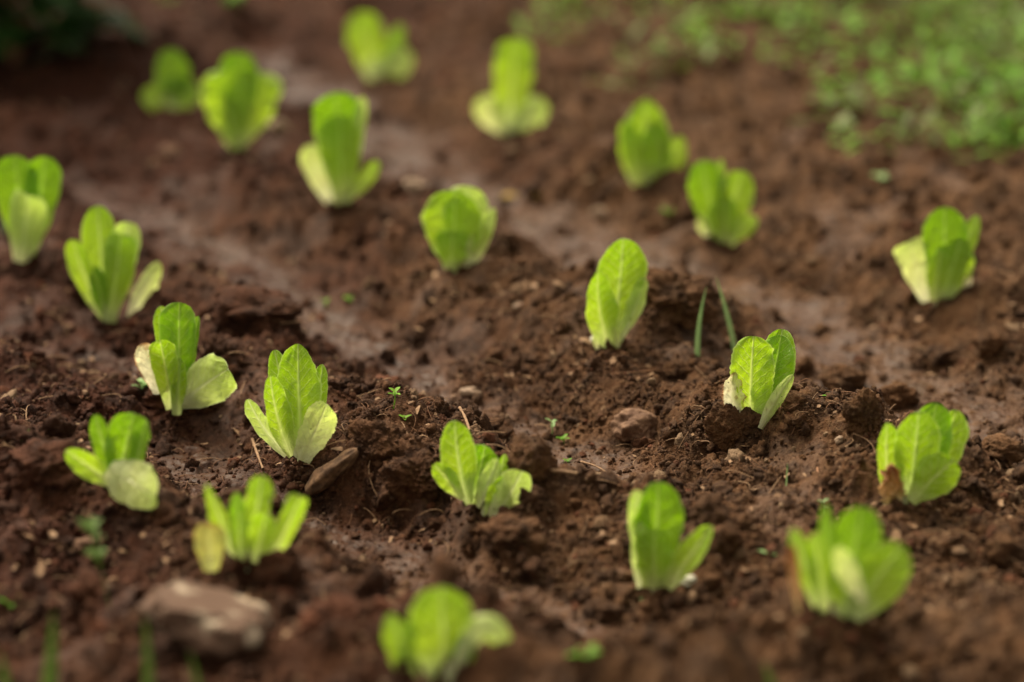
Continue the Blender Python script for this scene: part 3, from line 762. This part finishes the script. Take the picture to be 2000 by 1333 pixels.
# ------------------------------------------------------------------ weeds, sprouts and grass
def collars():
    # soil crumbs pressed round the foot of each seedling
    P = []
    for b in BASES:
        n = 46; a = rng.uniform(0, 6.283, n); rr = rng.uniform(.003, .015, n)
        P.append(np.stack([b.x+rr*np.cos(a), b.y+rr*np.sin(a)*1.1-.002], 1))
    P = np.concatenate(P); h, _ = terrain(P[:, 0], P[:, 1]); r = rng.uniform(.0010, .0030, len(P))
    scatter_lumps('planting_crumbs', np.column_stack([P, h+r*.3]), r, [lump_template(3, 80+k, .42, 1.2) for k in range(6)], 'crumbs of earth pressed round the feet of the seedlings', CRUMB)
collars()
def small_leaf(p, dirv, l, w, n=5):
    """small pointed oval leaf as a 2 x n strip folded on its midrib"""
    dirv = Vector(dirv).normalized(); s = dirv.cross(Vector((0, 0, 1)))
    s = s.normalized() if s.length > .05 else Vector((1, 0, 0)); up = s.cross(dirv)
    V = []
    for i in range(n):
        t = i/(n-1); f = math.sin(math.pi*(t*.92+.04))**.8
        c = p+dirv*l*t-Vector((0, 0, 1))*l*.25*t*t
        V += [c-s*w/2*f+up*w*.15*f, c, c+s*w/2*f+up*w*.15*f]
    return np.array([tuple(v) for v in V]), grid_faces(n, 3)
def sprout(px, py, hpx, n, lpx, label, name='weed_sprout', mat=WEEDM, lean=(0, 0), upright=.4, group='small weed sprouts in the soil'):
    p = on_ground(px, py); p.z -= .001; mpp = p.y/cp/FPX
    r = empty(name, p); tag(r, label, 'weed', group)
    top = p+Vector((lean[0]*mpp, lean[1]*mpp, hpx*mpp))
    V, F = tube(bez(p, (p+top)/2+Vector((mpp*3, 0, 0)), top, 8), 1.6*mpp, 1.1*mpp, 6)
    np_mesh('stem', V, F, mat, parent=r)
    for i in range(n):
        a = i*2.4+random.random(); f = 1-.5*random.random()*(i > 1)
        q = p+(top-p)*f
        V, F = small_leaf(q, (math.cos(a), math.sin(a), upright+random.random()*.5), lpx*mpp*random.uniform(.75, 1.2), lpx*mpp*.45)
        np_mesh('leaf', V, F, mat, parent=r)
    return r
sprout(768, 800, 36, 5, 20, 'tiny bright weed sprout just right of the sharp veined seedling', lean=(4, 0))
sprout(790, 822, 6, 4, 18, 'flat green weedlet on the ground right of the sharp veined seedling')
sprout(1100, 868, 14, 7, 16, 'little curly green weed in the middle of the plot below the crumbly heap')
sprout(1078, 850, 28, 4, 18, 'thin drooping grey green sprout above the curly green weed', mat=BLADE)
sprout(1108, 905, 5, 5, 14, 'low weedlet with round leaves in front of the curly green weed')
sprout(1303, 424, 10, 7, 20, 'green tufted sprout between the two far right seedlings')
sprout(1720, 362, 12, 7, 22, 'bluish green sprout alone on the far right ridge', mat=BLADE)
sprout(636, 602, 14, 4, 14, 'blurred green sprout in the left furrow')
sprout(680, 590, 8, 6, 16, 'olive weed tuft beside the blurred sprout in the left furrow')
sprout(1145, 1290, 10, 7, 40, 'blurred bright green sprout at the bottom edge, right of the lowest seedling')
sprout(262, 770, 22, 8, 26, 'branching green stemmed weed lying against the torn cream leaf', mat=BLADE, lean=(24, 0))
sprout(1606, 1010, 34, 3, 16, 'pale curling sprout above the widest foreground seedling', mat=BLADE)
sprout(1618, 778, 6, 4, 18, 'small green leaflet near the low smooth clod')
sprout(40, 862, 10, 3, 24, 'thin bright green curl at the left edge')
sprout(150, 85, 30, 9, 46, 'blurred olive green weed near the dark shrub')
sprout(15, 470, 26, 6, 30, 'dark green weed behind the left edge seedling', mat=WEEDD)
sprout(460, 20, 24, 9, 50, 'blurred olive weed at the top edge left of centre')
sprout(215, 1190, 175, 15, 40, 'tall blurred dark weed stalk on the left foreground ridge', mat=WOLIVE, lean=(-30, 0), upright=1.0)
sprout(20, 1200, 20, 4, 30, 'blurred green weed leaf at the lower left edge')
sprout(1250, 1170, 6, 5, 16, 'yellowish sprout below the trough leaf seedling', mat=BLADE)
sprout(1500, 1085, 5, 3, 26, 'pair of thin leaves left of the widest foreground seedling', mat=BLADE)
def blade(px, py, tip, wpx, label, mat=BLADE, bow=0):
    p = on_ground(px, py); mpp = p.y/cp/FPX; q = Vector(at_y(tip[0], tip[1], p.y+.01))
    mid = (p+q)/2+Vector((bow*mpp, 0, 0)); V = []
    n = 14; P = bez(p, mid, q, n)
    for i, c in enumerate(P):
        f = (1-(i/(n-1))**2.2)*wpx*mpp/2+.00008
        V += [c+Vector((-f, -f*.4, 0)), c+Vector((0, f*.5, 0)), c+Vector((f, -f*.4, 0))]
    tag(np_mesh('grass_blade', np.array([tuple(v) for v in V]), grid_faces(n, 3), mat, origin=p), label, 'grass blade', 'single blades of grass')
blade(1362, 700, (1380,560), 10, 'grey green grass blade, left one of the pair on the crumbly heap', bow=-10)
blade(1436, 690, (1398,540), 10, 'grey green grass blade leaning left, right one of the pair on the crumbly heap', bow=6)
blade(1535, 950, (1538,905), 3, 'short thin grass blade left of the seedling holding a dead leaf')
blade(530, 555, (560,610), 3, 'pale thin dry blade behind the broad rough clod', STRAW)
for k, (a, t, w, lab) in enumerate([((290,1400),(282,1200),24,'blurred green blade below the big flat stone at its left'), ((90,1400),(104,1190),34,'wide blurred green blade in the lower left corner'),
    ((400,1420),(370,1270),20,'blurred olive blade beneath the big flat stone'), ((20,1420),(0,1270),30,'blurred green blade at the very lower left edge'), ((1530,1420),(1490,1290),30,'blurred olive blade at the bottom right of centre')]):
    blade(*a, t, w, lab, WOLIVE, 8)

def foliage(name, spots, mat, label, cat, kind=None, group=None):
    """spots: (x, y, z, spread, height, n, leaf length)"""
    parts = []; 
    for (x, y, z, sp_, hh, n, l) in spots:
        for i in range(n):
            a = random.uniform(0, 6.283); r = sp_*math.sqrt(random.random()); zz = z+hh*random.random()**1.3
            p = Vector((x+r*math.cos(a), y+r*math.sin(a), zz)); b = random.uniform(0, 6.283)
            ll = l*random.uniform(.6, 1.4)
            parts.append(small_leaf(p, (math.cos(b), math.sin(b), random.uniform(-.1, 1.3)), ll, ll*random.uniform(.22, .42), 4))
    V, F = join(parts)
    o = np_mesh(name, V, F, mat); tag(o, label, cat, group, kind); return o
def bank():
    spots = []
    def dens(px, py):
        d = 0
        d = max(d, 1.5*math.exp(-(((px-2010)/260)**2+((py-110)/165)**2)))
        d = max(d, .9*math.exp(-(((px-1760)/120)**2+((py-225)/40)**2)))
        d = max(d, .9*math.exp(-(((px-1930)/130)**2+((py-225)/50)**2)))
        d = max(d, .55*math.exp(-(((px-1350)/110)**2+((py-145)/24)**2)))
        d = max(d, 1.0*math.exp(-((py+15)/46)**2)*sstep(1020, 1400, px))
        d = max(d, .5*math.exp(-(((px-1110)/60)**2+((py-60)/40)**2)))
        d = max(d, .8*math.exp(-(((px-1480)/80)**2+((py-30)/50)**2)))
        d = max(d, .2*math.exp(-((py+30)/40)**2))
        return d
    for _ in range(3600):
        px = random.uniform(-500, 2900); py = random.uniform(-330, 300)
        dd = dens(px, py) if py > -60 else .9
        if random.random() > dd: continue
        X, Y = at_z(px, py, .03); z = float(terrain([X], [Y])[0][0])
        spots.append((float(X), float(Y), z, .05, .02+.07*random.random()**2, 13, .023))
    k = len(spots)//3
    foliage('ground_cover', spots[::2], WEEDM, 'mass of low bright green weeds on the bank behind the plot', 'weeds', 'stuff')
    foliage('ground_cover', spots[1::2], simple_material('weed_olive', (.075,.105,.012), (.14,.18,.025), .5, 40, .1, .35), 'duller olive weeds mixed through the bank behind the plot', 'weeds', 'stuff')
    # further grass to the horizon
    far = []
    for _ in range(2200):
        y = 4.0+random.random()**2.5*14; x = random.uniform(-.5, .5)*y*1.3
        if y < 4.5 and x < .45+.3*random.random(): continue
        far.append((x, y, float(terrain([x], [y])[0][0]), .12, .10, 12, .06))
    foliage('grass', far, WEEDD, 'dark green rough growth far behind the plot', 'grass', 'stuff')
bank()
def shrub():
    p = on_ground(0, 165); r = empty('dark_shrub', p)
    tag(r, 'dark green shrub cut by the top left corner of the picture', 'shrub')
    parts = []
    for i in range(1100):
        a = random.uniform(0, 6.283); rr = .16*math.sqrt(random.random()); q = p+Vector((rr*math.cos(a)-.03, rr*math.sin(a)+.12, .02+.42*random.random()))
        b = random.uniform(0, 6.283); parts.append(small_leaf(q, (math.cos(b), math.sin(b), random.uniform(-.4, .8)), .055*random.uniform(.6, 1.3), .026, 5))
    V, F = join(parts); np_mesh('foliage', V, F, WEEDD, parent=r)
    V, F = join([tube(bez(p+Vector((0, .1, -.01)), p+Vector((random.uniform(-.05, .05), .1, .12)), p+Vector((random.uniform(-.12, .1), random.uniform(.02, .2), .28)), 8), .004, .0015, 6) for _ in range(7)])
    np_mesh('stem', V, F, ROOT, parent=r)
shrub()

# fallen yellow petals / leaf scraps in the wet furrow
for px, py, lab in ((995,392,'small yellow leaf scrap in the furrow, left of the pair'), (1046,392,'small yellow leaf scrap in the furrow, right of the pair')):
    p = on_ground(px, py); V, F = small_leaf(p+Vector((-.008, 0, .002)), (1, .2, .35), .018, .014, 7)
    tag(np_mesh('leaf_scrap', V, F, simple_material('yellow_scrap', (.38,.24,.02), (.28,.17,.02), .6, 90, .1, .3), origin=p), lab, 'leaf scrap', 'yellow leaf scraps')

# ------------------------------------------------------------------ light, world, camera
EL, AZ = RAD(58), RAD(-42)          # sun high on the left, a little behind the plot; soft (thin cloud)
sd = bpy.data.lights.new('sun', 'SUN'); sd.energy = 2.6; sd.angle = RAD(32); sd.color = (1, .89, .70)
so = bpy.data.objects.new('sun', sd); COL.objects.link(so)
dirv = Vector((math.sin(AZ)*math.cos(EL), math.cos(AZ)*math.cos(EL), math.sin(EL)))
so.rotation_euler = dirv.to_track_quat('Z', 'Y').to_euler(); so.location = (0, 0, 3)
w = bpy.data.worlds.new('World'); sc.world = w; w.use_nodes = True
nt = w.node_tree; bg = nt.nodes['Background']; sky = nt.nodes.new('ShaderNodeTexSky'); sky.sky_type = 'NISHITA'
sky.sun_disc = False; sky.sun_elevation = EL; sky.sun_rotation = AZ; sky.dust_density = 4; sky.ozone_density = 0.0; sky.air_density = 1.0
hz = nt.nodes.new('ShaderNodeHueSaturation'); hz.inputs['Saturation'].default_value = .2
nt.links.new(sky.outputs[0], hz.inputs['Color'])
wm = nt.nodes.new('ShaderNodeMix'); wm.data_type = 'RGBA'; wm.blend_type = 'MULTIPLY'; wm.inputs[0].default_value = 1
nt.links.new(hz.outputs[0], wm.inputs[6]); wm.inputs[7].default_value = (1, .89, .71, 1)
nt.links.new(wm.outputs[2], bg.inputs[0]); bg.inputs[1].default_value = .110
cd = bpy.data.cameras.new('camera'); co = bpy.data.objects.new('camera', cd); COL.objects.link(co)
cd.lens = 100; cd.sensor_width = 36; co.location = (0, 0, CH); co.rotation_euler = (math.pi/2-PITCH, 0, 0)
cd.clip_start = .05; cd.clip_end = 500
f = on_ground(1200, 922); cd.dof.use_dof = True; cd.dof.focus_distance = f.y*cp-(f.z+.02-CH)*sp
cd.dof.aperture_fstop = 2.2
sc.camera = co
sc.view_settings.view_transform = 'Standard'; sc.view_settings.look = 'None'; sc.view_settings.exposure = 1.2
